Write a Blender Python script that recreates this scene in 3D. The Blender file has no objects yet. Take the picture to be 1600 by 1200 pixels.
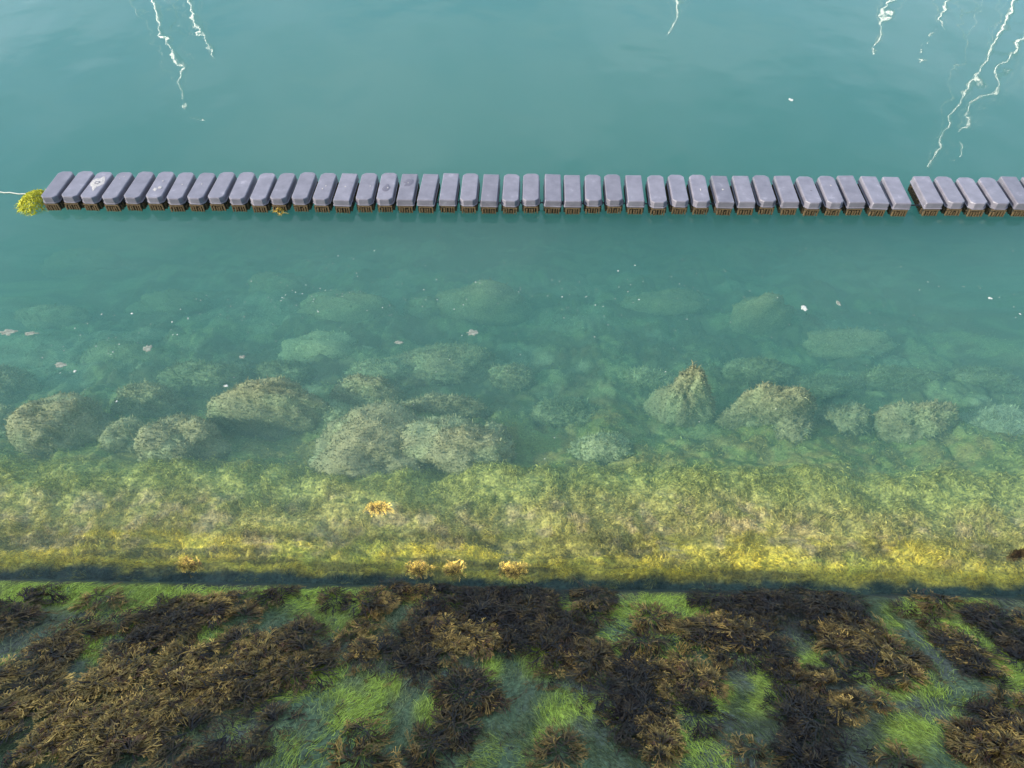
import bpy, math, random
import numpy as np
from mathutils import Vector
random.seed(7)
rng = np.random.default_rng(11)
R = math.radians
scene = bpy.context.scene
C = scene.collection

# ------------------------------------------------------------------ camera
CAM_H, PITCH, FPX = 6.0, R(50), 1130.0
cam = bpy.data.cameras.new("camera")
cam.sensor_width = 36.0
cam.lens = FPX / 1600 * 36
cam.clip_start = 0.05
cam.clip_end = 2000
camo = bpy.data.objects.new("camera", cam)
camo.location = (0, 0, CAM_H)
camo.rotation_euler = (R(90) - PITCH, 0, 0)
C.objects.link(camo)
scene.camera = camo

# ------------------------------------------------------------------ light
SUN_EL = R(28)
SX, SY = 0.944, 0.330          # horizontal travel of the light: to the right and away from the quay
world = bpy.data.worlds.new("World")
scene.world = world
world.use_nodes = True
wn = world.node_tree
wn.nodes.clear()
wo = wn.nodes.new("ShaderNodeOutputWorld")
bg = wn.nodes.new("ShaderNodeBackground")
bg.inputs["Strength"].default_value = 0.15
sky = wn.nodes.new("ShaderNodeTexSky")
sky.sky_type = 'NISHITA'
sky.sun_disc = False
sky.sun_elevation = SUN_EL
sky.sun_rotation = math.atan2(-SX, -SY)
sky.dust_density = 1.5
tc = wn.nodes.new("ShaderNodeTexCoord")
mp = wn.nodes.new("ShaderNodeMapping")
mp.inputs["Scale"].default_value = (1.0, 1.0, 2.2)
mp.inputs["Location"].default_value = (3.1, 0.4, 0.0)
cn = wn.nodes.new("ShaderNodeTexNoise")
cn.inputs["Scale"].default_value = 1.9
cn.inputs["Detail"].default_value = 6
cn.inputs["Roughness"].default_value = 0.55
cr = wn.nodes.new("ShaderNodeValToRGB")
cr.color_ramp.elements[0].position = 0.46
cr.color_ramp.elements[0].color = (0, 0, 0, 1)
cr.color_ramp.elements[1].position = 0.72
cr.color_ramp.elements[1].color = (0.5, 0.5, 0.5, 1)
mx = wn.nodes.new("ShaderNodeMixRGB")
mx.inputs["Color2"].default_value = (7.5, 7.8, 8.3, 1)
wn.links.new(tc.outputs["Generated"], mp.inputs["Vector"])
wn.links.new(mp.outputs["Vector"], cn.inputs["Vector"])
wn.links.new(cn.outputs["Fac"], cr.inputs["Fac"])
wn.links.new(cr.outputs["Color"], mx.inputs["Fac"])
wn.links.new(sky.outputs["Color"], mx.inputs["Color1"])
wn.links.new(mx.outputs["Color"], bg.inputs["Color"])
wn.links.new(bg.outputs["Background"], wo.inputs["Surface"])

sun = bpy.data.lights.new("sun", 'SUN')
sun.energy = 2.7
sun.angle = R(0.53)
sun.color = (1.0, 0.93, 0.82)
suno = bpy.data.objects.new("sun", sun)
ld = Vector((SX * math.cos(SUN_EL), SY * math.cos(SUN_EL), -math.sin(SUN_EL)))
suno.rotation_euler = ld.to_track_quat('-Z', 'Y').to_euler()
suno.location = (-20, -12, 20)
C.objects.link(suno)

scene.view_settings.view_transform = 'Standard'
scene.view_settings.look = 'None'
scene.view_settings.gamma = 1
scene.view_settings.exposure = 1.35
try:
    scene.view_settings.use_curve_mapping = False
except Exception:
    pass
cy = scene.cycles
cy.max_bounces = 9
cy.diffuse_bounces = 2
cy.glossy_bounces = 3
cy.transmission_bounces = 2
cy.volume_bounces = 5
cy.transparent_max_bounces = 10
cy.sample_clamp_indirect = 12
cy.blur_glossy = 0.0
cy.use_denoising = True
try:
    cy.denoiser = 'OPENIMAGEDENOISE'
except Exception:
    pass

# ------------------------------------------------------------------ projection of photo pixels (1600 x 1200) into the place
def ray(px, py):
    a, b = px - 800.0, 600.0 - py
    f = (0, math.cos(PITCH), -math.sin(PITCH)); u = (0, math.sin(PITCH), math.cos(PITCH))
    return np.array([a, f[1] * FPX + u[1] * b, f[2] * FPX + u[2] * b])

def at(px, py, z=0.0):
    d = ray(px, py)
    t = (CAM_H - z) / -d[2]
    return np.array([d[0] * t, d[1] * t, z])

# ------------------------------------------------------------------ numpy noise
def _h(ix, iy, seed):
    h = (ix.astype(np.int64) * 374761393 + iy.astype(np.int64) * 668265263 + seed * 1442695041) & 0xFFFFFFFF
    h = ((h ^ (h >> 13)) * 1274126177) & 0xFFFFFFFF
    h = ((h ^ (h >> 16)) * 2246822519) & 0xFFFFFFFF
    return ((h ^ (h >> 15)) & 0xFFFFFF) / float(0xFFFFFF)

def vn(x, y, seed=0):
    x = np.asarray(x, float); y = np.asarray(y, float)
    xi = np.floor(x); yi = np.floor(y)
    fx = x - xi; fy = y - yi
    fx = fx * fx * fx * (fx * (fx * 6 - 15) + 10); fy = fy * fy * fy * (fy * (fy * 6 - 15) + 10)
    a = _h(xi, yi, seed); b = _h(xi + 1, yi, seed); c = _h(xi, yi + 1, seed); d = _h(xi + 1, yi + 1, seed)
    return (a * (1 - fx) + b * fx) * (1 - fy) + (c * (1 - fx) + d * fx) * fy

def fbm(x, y, seed=0, o=4, g=0.5):
    x = np.asarray(x, float); y = np.asarray(y, float)
    s = 0; a = 1; t = 0
    for k in range(o):
        s = s + a * vn(x, y, seed + k * 17); t += a
        x, y = (x * 1.6 + y * 1.2) + 3.1, (-x * 1.2 + y * 1.6) + 7.7
        a *= g
    return s / t

def billow(x, y, seed=0, o=3, g=0.5):
    x = np.asarray(x, float); y = np.asarray(y, float)
    s = 0; a = 1; t = 0
    for k in range(o):
        s = s + a * (1 - np.abs(2 * vn(x, y, seed + k * 13) - 1) ** 1.2); t += a
        x, y = (x * 1.6 + y * 1.2) + 1.7, (-x * 1.2 + y * 1.6) + 4.3
        a *= g
    return s / t

def cushion(x, y, seed=0, o=2, g=0.5):
    x = np.asarray(x, float); y = np.asarray(y, float)
    s = 0; a = 1; t = 0
    for k in range(o):
        s = s + a * np.sqrt(np.abs(2 * vn(x, y, seed + k * 13) - 1) + 0.01); t += a
        x, y = (x * 1.6 + y * 1.2) + 1.7, (-x * 1.2 + y * 1.6) + 4.3
        a *= g
    return s / t

def sstep(a, b, x):
    t = np.clip((x - a) / (b - a), 0, 1)
    return t * t * (3 - 2 * t)

# ------------------------------------------------------------------ the shore: v = distance out from the waterline
SHORE_Y, SHORE_T = 2.72, math.tan(R(1.0))
def shore_v(x, y):
    return y - (SHORE_Y - x * SHORE_T)
PV = [-3.0, -2.0, -0.04, 0.08, 0.24, 1.37, 1.54, 1.78, 2.4, 3.5, 6.3, 10.0, 18.0, 40.0, 200.0]
PZ = [2.1, 1.4, 0.0, -0.20, -0.23, -0.40, -0.52, -0.68, -0.92, -1.20, -2.15, -3.7, -5.4, -6.4, -6.6]

# wrack (brown seaweed) beds, ellipses in the photograph: cx, cy, rx, ry
BED_LEFT = [(60, 985, 110, 50), (180, 960, 60, 32), (120, 1040, 150, 60), (300, 965, 75, 38), (380, 950, 60, 28), (250, 1010, 60, 45),
            (60, 1100, 120, 60), (200, 1100, 120, 70), (330, 1060, 110, 50), (420, 1015, 80, 45), (330, 1130, 90, 60), (400, 1090, 60, 60),
            (80, 1170, 120, 50), (250, 1170, 140, 50), (460, 1040, 55, 35), (390, 1170, 30, 40), (20, 890, 22, 14)]
BED_MID = [(650, 915, 62, 32), (600, 945, 42, 22), (700, 940, 50, 30), (790, 915, 62, 34), (830, 950, 48, 35), (760, 960, 62, 35),
           (600, 1000, 60, 38), (560, 1010, 42, 28), (680, 990, 72, 45), (740, 1010, 62, 40), (600, 1042, 55, 20), (650, 1030, 26, 22),
           (830, 1000, 52, 35), (885, 1005, 40, 45), (915, 1030, 28, 32)]
BED_RIGHT = [(1130, 950, 38, 28), (1155, 985, 42, 35), (1200, 940, 50, 25), (1185, 1010, 40, 26), (1250, 935, 50, 20), (1290, 955, 78, 35),
             (1330, 1000, 62, 38), (1375, 1035, 42, 28), (1390, 1062, 26, 20), (1240, 985, 62, 38), (1225, 1045, 34, 40), (1285, 1062, 45, 22),
             (1250, 1100, 44, 42), (1290, 1130, 55, 40), (1260, 1170, 50, 32), (1350, 1100, 22, 12), (1330, 1160, 32, 34)]
BED_EDGE = [(1570, 945, 52, 36), (1600, 1000, 35, 40), (1520, 1035, 24, 26), (1495, 1012, 26, 14), (1550, 1080, 22, 34), (1580, 1130, 36, 45), (1535, 1165, 25, 30), (1595, 1190, 35, 25)]
BED_LOW = [(1085, 1000, 46, 20), (1100, 1042, 40, 40), (1045, 1060, 20, 16), (960, 1090, 30, 32), (1010, 1090, 50, 44), (1000, 1140, 44, 38), (1010, 1172, 48, 24), (1000, 1052, 20, 12), (1097, 1110, 22, 24)]
CLUMPS = [  # isolated clumps: ellipse, label
    ((730, 1085, 56, 36), "round golden-tipped brown seaweed clump with a dark hollow, alone on grey-green stone"),
    ((712, 1135, 36, 32), "dark ragged seaweed clump hanging just under the round golden-tipped clump"),
    ((672, 1165, 34, 30), "small dark brown seaweed clump between two faded green patches near the bottom edge"),
    ((570, 1150, 26, 18), "small brown seaweed tuft just below the brightest lime green streak"),
    ((565, 1190, 48, 14), "brown seaweed clump cut by the bottom edge below the lime green streak"),
    ((872, 1172, 26, 34), "narrow upright brown seaweed clump at the bottom edge right of the grey stone"),
    ((930, 935, 36, 20), "rounded tawny seaweed clump by the waterline with a dark tail under it"),
    ((926, 962, 24, 20), "dark seaweed tail hanging under the rounded tawny clump by the waterline"),
    ((1018, 968, 34, 16), "thin slanting brown seaweed strand clump lying on bright green algae"),
    ((1000, 1006, 40, 16), "flat blue-black seaweed clump on green algae above the black fan clump"),
    ((440, 934, 28, 11), "small dark oval seaweed clump on the bright green strip left of centre"),
    ((525, 940, 20, 20), "small drooping dark seaweed clump on the bright green strip near the centre bed"),
    ((85, 930, 20, 9), "small dark seaweed tuft at the far left of the bright green strip"),
    ((160, 938, 28, 12), "reddish brown seaweed tuft on the green strip near the far left"),
    ((1460, 944, 28, 13), "small tawny seaweed clump on green algae near the right end of the waterline"),
    ((1412, 954, 14, 8), "tiny dark seaweed tuft left of the small tawny clump on green algae"),
    ((1450, 970, 16, 8), "tiny brown seaweed tuft just below the small tawny clump on green algae"),
    ((1400, 1190, 30, 14), "brown seaweed tuft at the bottom edge below the bright lime slope"),
    ((1500, 1010, 30, 18), "rust brown seaweed clump on the green slope near the right edge"),
    ((855, 1064, 12, 10), "tiny rusty seaweed tuft on pale green algae below the dark central bed"),
    ((1170, 1180, 26, 14), "small brown seaweed clump on blue-grey stone at the bottom edge"),
    ((640, 1200, 30, 14), "brown seaweed clump at the bottom edge left of the faded green patches"),
]
SUNNY = [((313, 908, 22, 11), "golden sunlit seaweed tuft standing alone on the left part of the waterline"),
         ((660, 914, 28, 12), "golden sunlit seaweed tuft on the waterline, first of three above the central bed"),
         ((712, 914, 17, 10), "small golden sunlit seaweed tuft on the waterline, middle of three above the central bed"),
         ((803, 916, 32, 12), "golden sunlit seaweed tuft on the waterline, rightmost of three above the central bed"),
         ((600, 826, 22, 8), "orange seaweed tips breaking the surface out in the sunlit algae"),
         ((1562, 893, 22, 7), "purple-brown seaweed patch in sunlit shallow water at the right edge")]
BRIGHT = [(60, 928, 70, 22), (230, 925, 90, 20), (300, 945, 50, 14), (130, 918, 60, 18), (470, 925, 90, 22), (530, 960, 60, 34), (560, 915, 60, 14), (345, 1000, 40, 16), (140, 1012, 16, 22),
          (545, 1112, 34, 28), (575, 1080, 14, 20), (603, 1078, 12, 16), (505, 1055, 30, 16), (668, 1120, 22, 30), (870, 1110, 26, 30), (850, 1035, 40, 26), (920, 1110, 14, 24),
          (1030, 945, 46, 24), (1080, 960, 26, 26), (1105, 985, 16, 20), (1045, 1110, 24, 20), (1210, 1060, 22, 40), (1275, 1038, 22, 18), (1190, 1090, 20, 30),
          (1430, 950, 34, 14), (1525, 955, 22, 28), (1500, 992, 40, 22), (1545, 1035, 26, 28), (1580, 1090, 16, 40), (1450, 1085, 26, 14), (1400, 1090, 26, 14), (1430, 1150, 38, 32),
          (1395, 990, 16, 30), (1590, 1060, 14, 26), (1060, 1170, 26, 16), (1120, 1090, 22, 30), (745, 1010, 12, 18), (770, 1050, 16, 22), (855, 1150, 12, 12), (60, 1185, 40, 12), (1360, 1070, 24, 10)]

def wall_pt(px, py):
    """where the ray through a photo pixel meets the smooth wall profile"""
    d = ray(px, py)
    lo, hi = 0.0, 0.0
    t = 0.5 / FPX * 1.0
    best = None
    ts = np.linspace(2.0, 60.0, 6000) / FPX
    P = np.outer(ts, d) + np.array([0, 0, CAM_H])
    zz = np.interp(shore_v(P[:, 0], P[:, 1]), PV, PZ)
    k = np.argmax(P[:, 2] < zz)
    return np.array([P[k, 0], P[k, 1], zz[k]])

def ell_world(e):
    cx, cy, rx, ry = e
    c = wall_pt(cx, cy)
    a = wall_pt(cx + rx, cy); b = wall_pt(cx, cy - ry); b2 = wall_pt(cx, cy + ry)
    ex = abs(a[0] - c[0]); ey = abs(b[1] - b2[1]) / 2
    sh = (b[0] - b2[0]) / (b[1] - b2[1])          # shear along the view direction
    return (c[0], c[1], ex * 0.80, ey * 0.80, sh)

def mask(x, y, ells, soft=0.35, warp=0.10, seed=5):
    wx = x + warp * (fbm(x * 5, y * 5, seed, 3) - 0.5) * 2
    wy = y + warp * 0.6 * (fbm(x * 5, y * 5, seed + 50, 3) - 0.5) * 2
    m = np.zeros_like(x, dtype=float); x = np.asarray(x)
    for (cx, cy_, ex, ey, sh) in ells:
        dy = (wy - cy_); dx = (wx - cx) - sh * dy
        sel = (np.abs(dx) < ex * 1.6) & (np.abs(dy) < ey * 1.6)
        if not sel.any(): continue
        r = np.sqrt((dx[sel] / ex) ** 2 + (dy[sel] / ey) ** 2)
        m[sel] = np.maximum(m[sel], 1 - sstep(1 - soft, 1 + soft, r))
    return m

W = lambda L: [ell_world(e) for e in L]
wL, wM, wR_, wE, wB = W(BED_LEFT), W(BED_MID), W(BED_RIGHT), W(BED_EDGE), W(BED_LOW)
wC = [ell_world(e) for e, l in CLUMPS]
wS = [ell_world(e) for e, l in SUNNY]
LIT_LIME = W([(590, 868, 95, 16), (600, 845, 45, 16), (470, 872, 50, 10), (150, 862, 40, 12), (1330, 880, 90, 12), (930, 880, 50, 12)])
wBr = [(a, b, c / 0.76, d / 0.76, e) for a, b, c, d, e in W(BRIGHT)]
ALLW = wL + wM + wR_ + wE + wB + wC
# beds run on under and beside the frame, so that the wall is also clad from a step away
for k in range(46):
    sx = -6.3 - k * 0.16 if k % 2 else 5.4 + k * 0.16
    ALLW.append((sx + rng.uniform(-.2, .2), rng.uniform(0.7, 2.4), rng.uniform(.2, .5), rng.uniform(.15, .35), 0.0))
for k in range(30):
    ALLW.append((rng.uniform(-6, 6), rng.uniform(0.35, 0.75), rng.uniform(.15, .4), rng.uniform(.06, .10), 0.0))
EXTRA = ALLW[-76:]

def ground(x, y):
    v = shore_v(x, y)
    vj = v + 0.28 * (fbm(x * 1.6, y * 0.8, 91, 4) - 0.5) * sstep(0.6, 1.2, v) * 2
    z = np.interp(vj, PV, PZ)
    dry = 1 - sstep(-0.15, 0.12, v)
    band = sstep(-0.05, 0.25, v) * (1 - sstep(1.5, 1.8, v))
    bed = sstep(1.5, 1.8, v)
    z = z + dry * (0.10 * (fbm(x * 1.6, y * 1.8, 3, 3) - 0.5) + 0.045 * (fbm(x * 8, y * 8, 4, 3) - 0.5) + 0.05 * (billow(x * 5, y * 4, 6, 2) - 0.6))
    z = z + band * (0.16 * (fbm(x * 1.3, y * 1.8, 23, 2) - 0.5) + 0.10 * (cushion(x * 3.4 + fbm(x * 4, y * 4, 22, 2), y * 4.2 + fbm(x * 4, y * 4, 24, 2), 21, 3, 0.6) - 0.6) + 0.06 * (cushion(x * 11, y * 12, 27, 2) - 0.6))
    # a low kerb-like lip of weed near the foot of the lit band
    fade = 1 - 0.7 * sstep(8, 20, v)
    z = z + bed * fade * (0.34 * (fbm(x * 0.9, y * 1.0, 31, 3) - 0.5) + 0.20 * (cushion(x * 1.9, y * 2.1, 33, 3) - 0.6) + 0.07 * (cushion(x * 7, y * 7, 35, 2) - 0.6))
    return z

# ------------------------------------------------------------------ helpers
def tag(o, label=None, cat=None, group=None, kind=None):
    if label: o["label"] = label
    if cat: o["category"] = cat
    if group: o["group"] = group
    if kind: o["kind"] = kind
    return o

def link(name, me, parent=None):
    o = bpy.data.objects.new(name, me)
    C.objects.link(o)
    if parent: o.parent = parent
    return o

def np_mesh(name, V, F, mat, col=None, smooth=True, parent=None):
    V = np.ascontiguousarray(V, dtype=np.float32); F = np.ascontiguousarray(F, dtype=np.int32)
    k = F.shape[1]
    me = bpy.data.meshes.new(name)
    me.vertices.add(len(V)); me.vertices.foreach_set("co", V.ravel())
    me.loops.add(F.size); me.loops.foreach_set("vertex_index", F.ravel())
    me.polygons.add(len(F))
    me.polygons.foreach_set("loop_start", np.arange(0, F.size, k, dtype=np.int32))
    me.polygons.foreach_set("loop_total", np.full(len(F), k, dtype=np.int32))
    me.polygons.foreach_set("use_smooth", np.full(len(F), smooth, dtype=bool))
    me.update(calc_edges=True)
    if col is not None:
        ca = me.color_attributes.new("col", 'FLOAT_COLOR', 'POINT')
        cc = np.ones((len(V), 4), dtype=np.float32); cc[:, :3] = col
        ca.data.foreach_set("color", cc.ravel())
    me.materials.append(mat)
    return link(name, me, parent)

def empty(name, loc):
    o = bpy.data.objects.new(name, None)
    o.location = loc; o.empty_display_size = 0.2
    C.objects.link(o)
    return o

def nmat(name):
    m = bpy.data.materials.new(name); m.use_nodes = True
    nt = m.node_tree
    return m, nt, nt.nodes["Principled BSDF"]

def noise_mul(nt, src, scale, lo, hi, detail=4, rough=0.6):
    """multiply a colour by fine grain"""
    tx = nt.nodes.new("ShaderNodeTexNoise"); tx.inputs["Scale"].default_value = scale
    tx.inputs["Detail"].default_value = detail; tx.inputs["Roughness"].default_value = rough
    tcn = nt.nodes.new("ShaderNodeTexCoord"); nt.links.new(tcn.outputs["Object"], tx.inputs["Vector"])
    mr = nt.nodes.new("ShaderNodeMapRange")
    mr.inputs["From Min"].default_value = 0.3; mr.inputs["From Max"].default_value = 0.7
    mr.inputs["To Min"].default_value = lo; mr.inputs["To Max"].default_value = hi
    nt.links.new(tx.outputs["Fac"], mr.inputs["Value"])
    mm = nt.nodes.new("ShaderNodeVectorMath"); mm.operation = 'SCALE'
    nt.links.new(src, mm.inputs[0]); nt.links.new(mr.outputs["Result"], mm.inputs["Scale"])
    return mm.outputs["Vector"], tx.outputs["Fac"]

def col_mat(name, rough=0.8, spec=0.3, scale=60, lo=0.6, hi=1.35, bump=0.0, trans=0.0):
    m, nt, b = nmat(name)
    a = nt.nodes.new("ShaderNodeAttribute"); a.attribute_name = "col"
    out, fac = noise_mul(nt, a.outputs["Color"], scale, lo, hi)
    nt.links.new(out, b.inputs["Base Color"])
    b.inputs["Roughness"].default_value = rough
    b.inputs["Specular IOR Level"].default_value = spec
    if bump:
        bp = nt.nodes.new("ShaderNodeBump"); bp.inputs["Strength"].default_value = bump; bp.inputs["Distance"].default_value = 0.02
        nt.links.new(fac, bp.inputs["Height"]); nt.links.new(bp.outputs["Normal"], b.inputs["Normal"])
    if trans:
        tr = nt.nodes.new("ShaderNodeBsdfTranslucent"); nt.links.new(out, tr.inputs["Color"])
        mxs = nt.nodes.new("ShaderNodeMixShader"); mxs.inputs["Fac"].default_value = trans
        nt.links.new(b.outputs["BSDF"], mxs.inputs[1]); nt.links.new(tr.outputs["BSDF"], mxs.inputs[2])
        nt.links.new(mxs.outputs["Shader"], nt.nodes["Material Output"].inputs["Surface"])
    return m

def plain_mat(name, c, rough=0.6, metal=0.0, spec=0.5, scale=30, lo=0.8, hi=1.15):
    m, nt, b = nmat(name)
    rgb = nt.nodes.new("ShaderNodeRGB"); rgb.outputs[0].default_value = (*c, 1)
    out, fac = noise_mul(nt, rgb.outputs[0], scale, lo, hi)
    nt.links.new(out, b.inputs["Base Color"])
    b.inputs["Roughness"].default_value = rough; b.inputs["Metallic"].default_value = metal
    b.inputs["Specular IOR Level"].default_value = spec
    return m

M_ground = col_mat("weathered ground", 0.9, 0.15, 55, 0.55, 1.4, 0.6)
M_wall = col_mat("wet algal stone", 0.7, 0.3, 38, 0.35, 1.5, 0.9)
M_fil = col_mat("filamentous algae", 0.7, 0.25, 25, 0.75, 1.25, 0, 0.25)
M_wrack = col_mat("brown wrack", 0.5, 0.2, 40, 0.7, 1.3, 0, 0.12)

# ------------------------------------------------------------------ palette (real-world colours of the weeds, linear)
YEL = np.array([0.62, 0.49, 0.05]); OLV = np.array([0.44, 0.37, 0.10]); GRN = np.array([0.27, 0.36, 0.08])
LIME = np.array([0.42, 0.53, 0.09]); TAN = np.array([0.50, 0.37, 0.18]); BRN = np.array([0.15, 0.10, 0.05])
GREY = np.array([0.095, 0.11, 0.085]); GGRN = np.array([0.09, 0.14, 0.07]); SAND = np.array([0.30, 0.34, 0.20])
def mixc(a, b, t): return a * (1 - t[:, None]) + b * t[:, None]

def ground_col(x, y):
    v = shore_v(x, y)
    n1 = fbm(x * 2.2, y * 2.6, 61, 4); n2 = fbm(x * 6, y * 7, 63, 4); n3 = fbm(x * 1.0, y * 1.3, 65, 3)
    # dry wall
    dry = mixc(np.tile(GREY, (len(x), 1)), GGRN, sstep(0.4, 0.65, n1))
    dry = mixc(dry, LIME * 0.75, mask(x, y, wBr, 0.5, 0.08, 9) * 0.7 * sstep(0.3, 0.6, n2))
    # algae band: yellow by the shore, green towards the ledge
    band = mixc(np.tile(OLV, (len(x), 1)), YEL, (1 - sstep(0.25, 0.75, v + 0.5 * (n1 - 0.5))) * 0.85)
    band = mixc(band, TAN, sstep(0.50, 0.68, n2) * 0.7 * sstep(0.25, 0.5, v) * (1 - sstep(1.0, 1.3, v)))
    strk = fbm(x * 1.3, y * 11, 67, 4)
    near = (1 - sstep(0.45, 0.8, v))
    band = mixc(band, OLV * 0.35, sstep(0.54, 0.64, strk) * near * 0.7)
    band = mixc(band, YEL * 1.15, (1 - sstep(0.36, 0.46, strk)) * near * 0.8)
    band = mixc(band, np.array([0.54, 0.56, 0.06]), mask(x, y, LIT_LIME, 0.8, 0.2, 19) * 0.6 * sstep(0.35, 0.6, n2))
    band = mixc(band, GRN, sstep(0.8, 1.3, v + 0.6 * (n1 - 0.5)) * 0.42)
    # seabed: dull olive fluff, paler sand between
    bedc = mixc(np.tile(np.array([0.13, 0.145, 0.07]), (len(x), 1)), np.array([0.24, 0.28, 0.12]), sstep(0.45, 0.6, n1))
    bedc = mixc(bedc, SAND, sstep(0.52, 0.66, n3) * 0.7 * sstep(2.2, 3.0, v))
    bedc = mixc(bedc, BRN * 0.8, sstep(0.55, 0.7, n2) * 0.4)
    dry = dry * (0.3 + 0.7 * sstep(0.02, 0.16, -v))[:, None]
    painted_shade = np.array([0.035, 0.06, 0.04])  # quay's shade by the waterline, painted dark into the weed colour
    band = mixc(np.tile(painted_shade, (len(x), 1)), band, sstep(0.13, 0.24, v + 0.16 * (n2 - 0.5)))
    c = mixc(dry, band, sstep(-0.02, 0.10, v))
    bedc = mixc(bedc, mixc(np.tile((GRN * 0.5 + OLV * 0.2), (len(x), 1)), OLV * 0.65, sstep(0.4, 0.6, n2)), (1 - sstep(1.9, 3.3, v + 1.2 * (n1 - 0.5))) * 0.75)
    return mixc(c, bedc, sstep(1.45, 1.75, v))

# ------------------------------------------------------------------ wall and seabed: one heightfield split at the ledge
def graded(lo, hi, step, out, grow=1.25):
    mid = np.arange(lo, hi + step / 2, step)
    e = []; s = step; p = mid[-1]
    while p < out: s *= grow; p += s; e.append(p)
    return mid, np.array(e)
xm, xe = graded(-6.2, 6.2, 0.026, 160)
X = np.concatenate([-xe[::-1], xm, xe])
v1 = np.arange(-2.45, 1.55, 0.0135)
v2 = [v1[-1] + 0.0135]; s = 0.0135
while v2[-1] < 180:
    s = min(s * 1.012, 0.06) if v2[-1] < 11 else s * 1.2
    v2.append(v2[-1] + s)
VV = np.concatenate([v1, np.array(v2)])
def grid_mesh(name, vs, mat):
    XX, V2 = np.meshgrid(X, vs)
    YY = V2 + (SHORE_Y - XX * SHORE_T)
    x = XX.ravel(); y = YY.ravel()
    xc = np.clip(x, -30, 30)
    z = ground(x, y)
    nx, nv = len(X), len(vs)
    i = np.arange(nx - 1)[None, :] + (np.arange(nv - 1) * nx)[:, None]
    F = np.stack([i, i + 1, i + 1 + nx, i + nx], -1).reshape(-1, 4)
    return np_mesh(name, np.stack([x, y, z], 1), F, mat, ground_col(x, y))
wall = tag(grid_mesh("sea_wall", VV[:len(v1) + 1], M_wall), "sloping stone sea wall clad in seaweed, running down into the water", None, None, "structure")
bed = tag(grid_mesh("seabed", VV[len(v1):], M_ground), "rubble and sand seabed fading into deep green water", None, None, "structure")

# ------------------------------------------------------------------ strands
def strands(x0, y0, ang, L, w, col, hf, nseg=3, curl=0.5, lift=0.02, arch=0.02, colvar=0.25, tilt=0.5, tipcol=None):
    N = len(x0)
    x, y, a = x0.copy(), y0.copy(), ang.copy()
    PX, PY, PA = [x.copy()], [y.copy()], [a.copy()]
    cu = rng.normal(0, curl, N)
    for k in range(nseg):
        x = x + L / nseg * np.cos(a); y = y + L / nseg * np.sin(a)
        a = a + cu + rng.normal(0, curl * 0.6, N)
        PX.append(x.copy()); PY.append(y.copy()); PA.append(a.copy())
    PX = np.array(PX).T; PY = np.array(PY).T; PA = np.array(PA).T          # N, n+1
    t = np.linspace(0, 1, nseg + 1)[None, :]
    H = hf(PX.ravel(), PY.ravel()).reshape(PX.shape)
    Z = H + lift * (0.3 + rng.random((N, 1))) + arch * np.sin(t * math.pi * 0.8) * rng.random((N, 1)) * 2 - 0.6 * lift * t
    wd = (w[:, None] if np.ndim(w) else w) * (1.0 - 0.65 * t)
    sx = -np.sin(PA) * wd / 2; sy = np.cos(PA) * wd / 2
    tz = rng.normal(0, tilt, (N, 1)) * wd
    A = np.stack([PX + sx, PY + sy, Z + tz], -1); B = np.stack([PX - sx, PY - sy, Z - tz], -1)
    V = np.stack([A, B], 2).reshape(-1, 3)
    n1 = (nseg + 1) * 2
    b = (np.arange(N) * n1)[:, None] + (np.arange(nseg) * 2)[None, :]
    F = np.stack([b, b + 1, b + 3, b + 2], -1).reshape(-1, 4)
    cv = np.clip(1 + rng.normal(0, colvar, (N, 1)), 0.35, 1.9)
    cc = np.repeat((col * cv)[:, None, :], nseg + 1, 1)
    if tipcol is not None:
        cc = cc * (1 - t[..., None] * 0.5) + tipcol * t[..., None] * 0.5
    cc = np.repeat(cc[:, :, None, :], 2, 2).reshape(-1, 3)
    return V, F, cc

def join(parts):
    V, F, K = [], [], []; o = 0
    for v, f, c in parts:
        V.append(v); F.append(f + o); K.append(c); o += len(v)
    return np.concatenate(V), np.concatenate(F), np.concatenate(K)

def sample(n, x0, x1, va, vb, fn):
    """rejection sampling in shore coordinates"""
    x = rng.uniform(x0, x1, n); v = rng.uniform(va, vb, n)
    y = v + (SHORE_Y - x * SHORE_T)
    p = fn(x, y, v)
    k = rng.random(n) < p
    return x[k], y[k], v[k]

wrackmask = lambda x, y: mask(x, y, ALLW, 0.3, 0.09, 5)

# green filamentous algae on the exposed wall, combed down the slope
x, y, v = sample(165000, -5.3, 5.3, -2.15, -0.10, lambda x, y, v: (0.18 + 0.5 * sstep(.42, .60, fbm(x * 5, y * 5, 78, 3)) + 0.9 * mask(x, y, wBr, 0.6, 0.14, 9) + 0.2 * sstep(-0.5, -0.3, v)) * (1 - 0.4 * wrackmask(x, y)))
br = mask(x, y, wBr, 0.5, 0.1, 9)
ang = math.pi / 2 + (fbm(x * 1.2, y * 1.2, 71, 3) - 0.5) * 4.2 + rng.normal(0, 0.28, len(x))
n = fbm(x * 3, y * 3, 72, 3)
col = mixc(np.tile(np.array([0.12, 0.155, 0.07]), (len(x), 1)), LIME, np.clip(br * (0.6 + 0.9 * (n - 0.3)) + 0.85 * sstep(0.40, 0.60, fbm(x * 1.8, y * 1.8, 79, 4)), 0, 1))
col = mixc(col, np.array([0.23, 0.27, 0.15]), (1 - br) * sstep(0.5, 0.7, n) * 0.8)
P1 = strands(x, y, ang, rng.uniform(0.03, 0.11, len(x)), rng.uniform(0.0016, 0.0042, len(x)), col, ground, 3, 0.5, 0.007, 0.006, 0.32, 0.35)
V, F, K = join([P1])
tag(np_mesh("green_algae", V, F, M_fil, K), "bright green thread-like algae combed down the shaded wall", None, None, "stuff")

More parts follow.
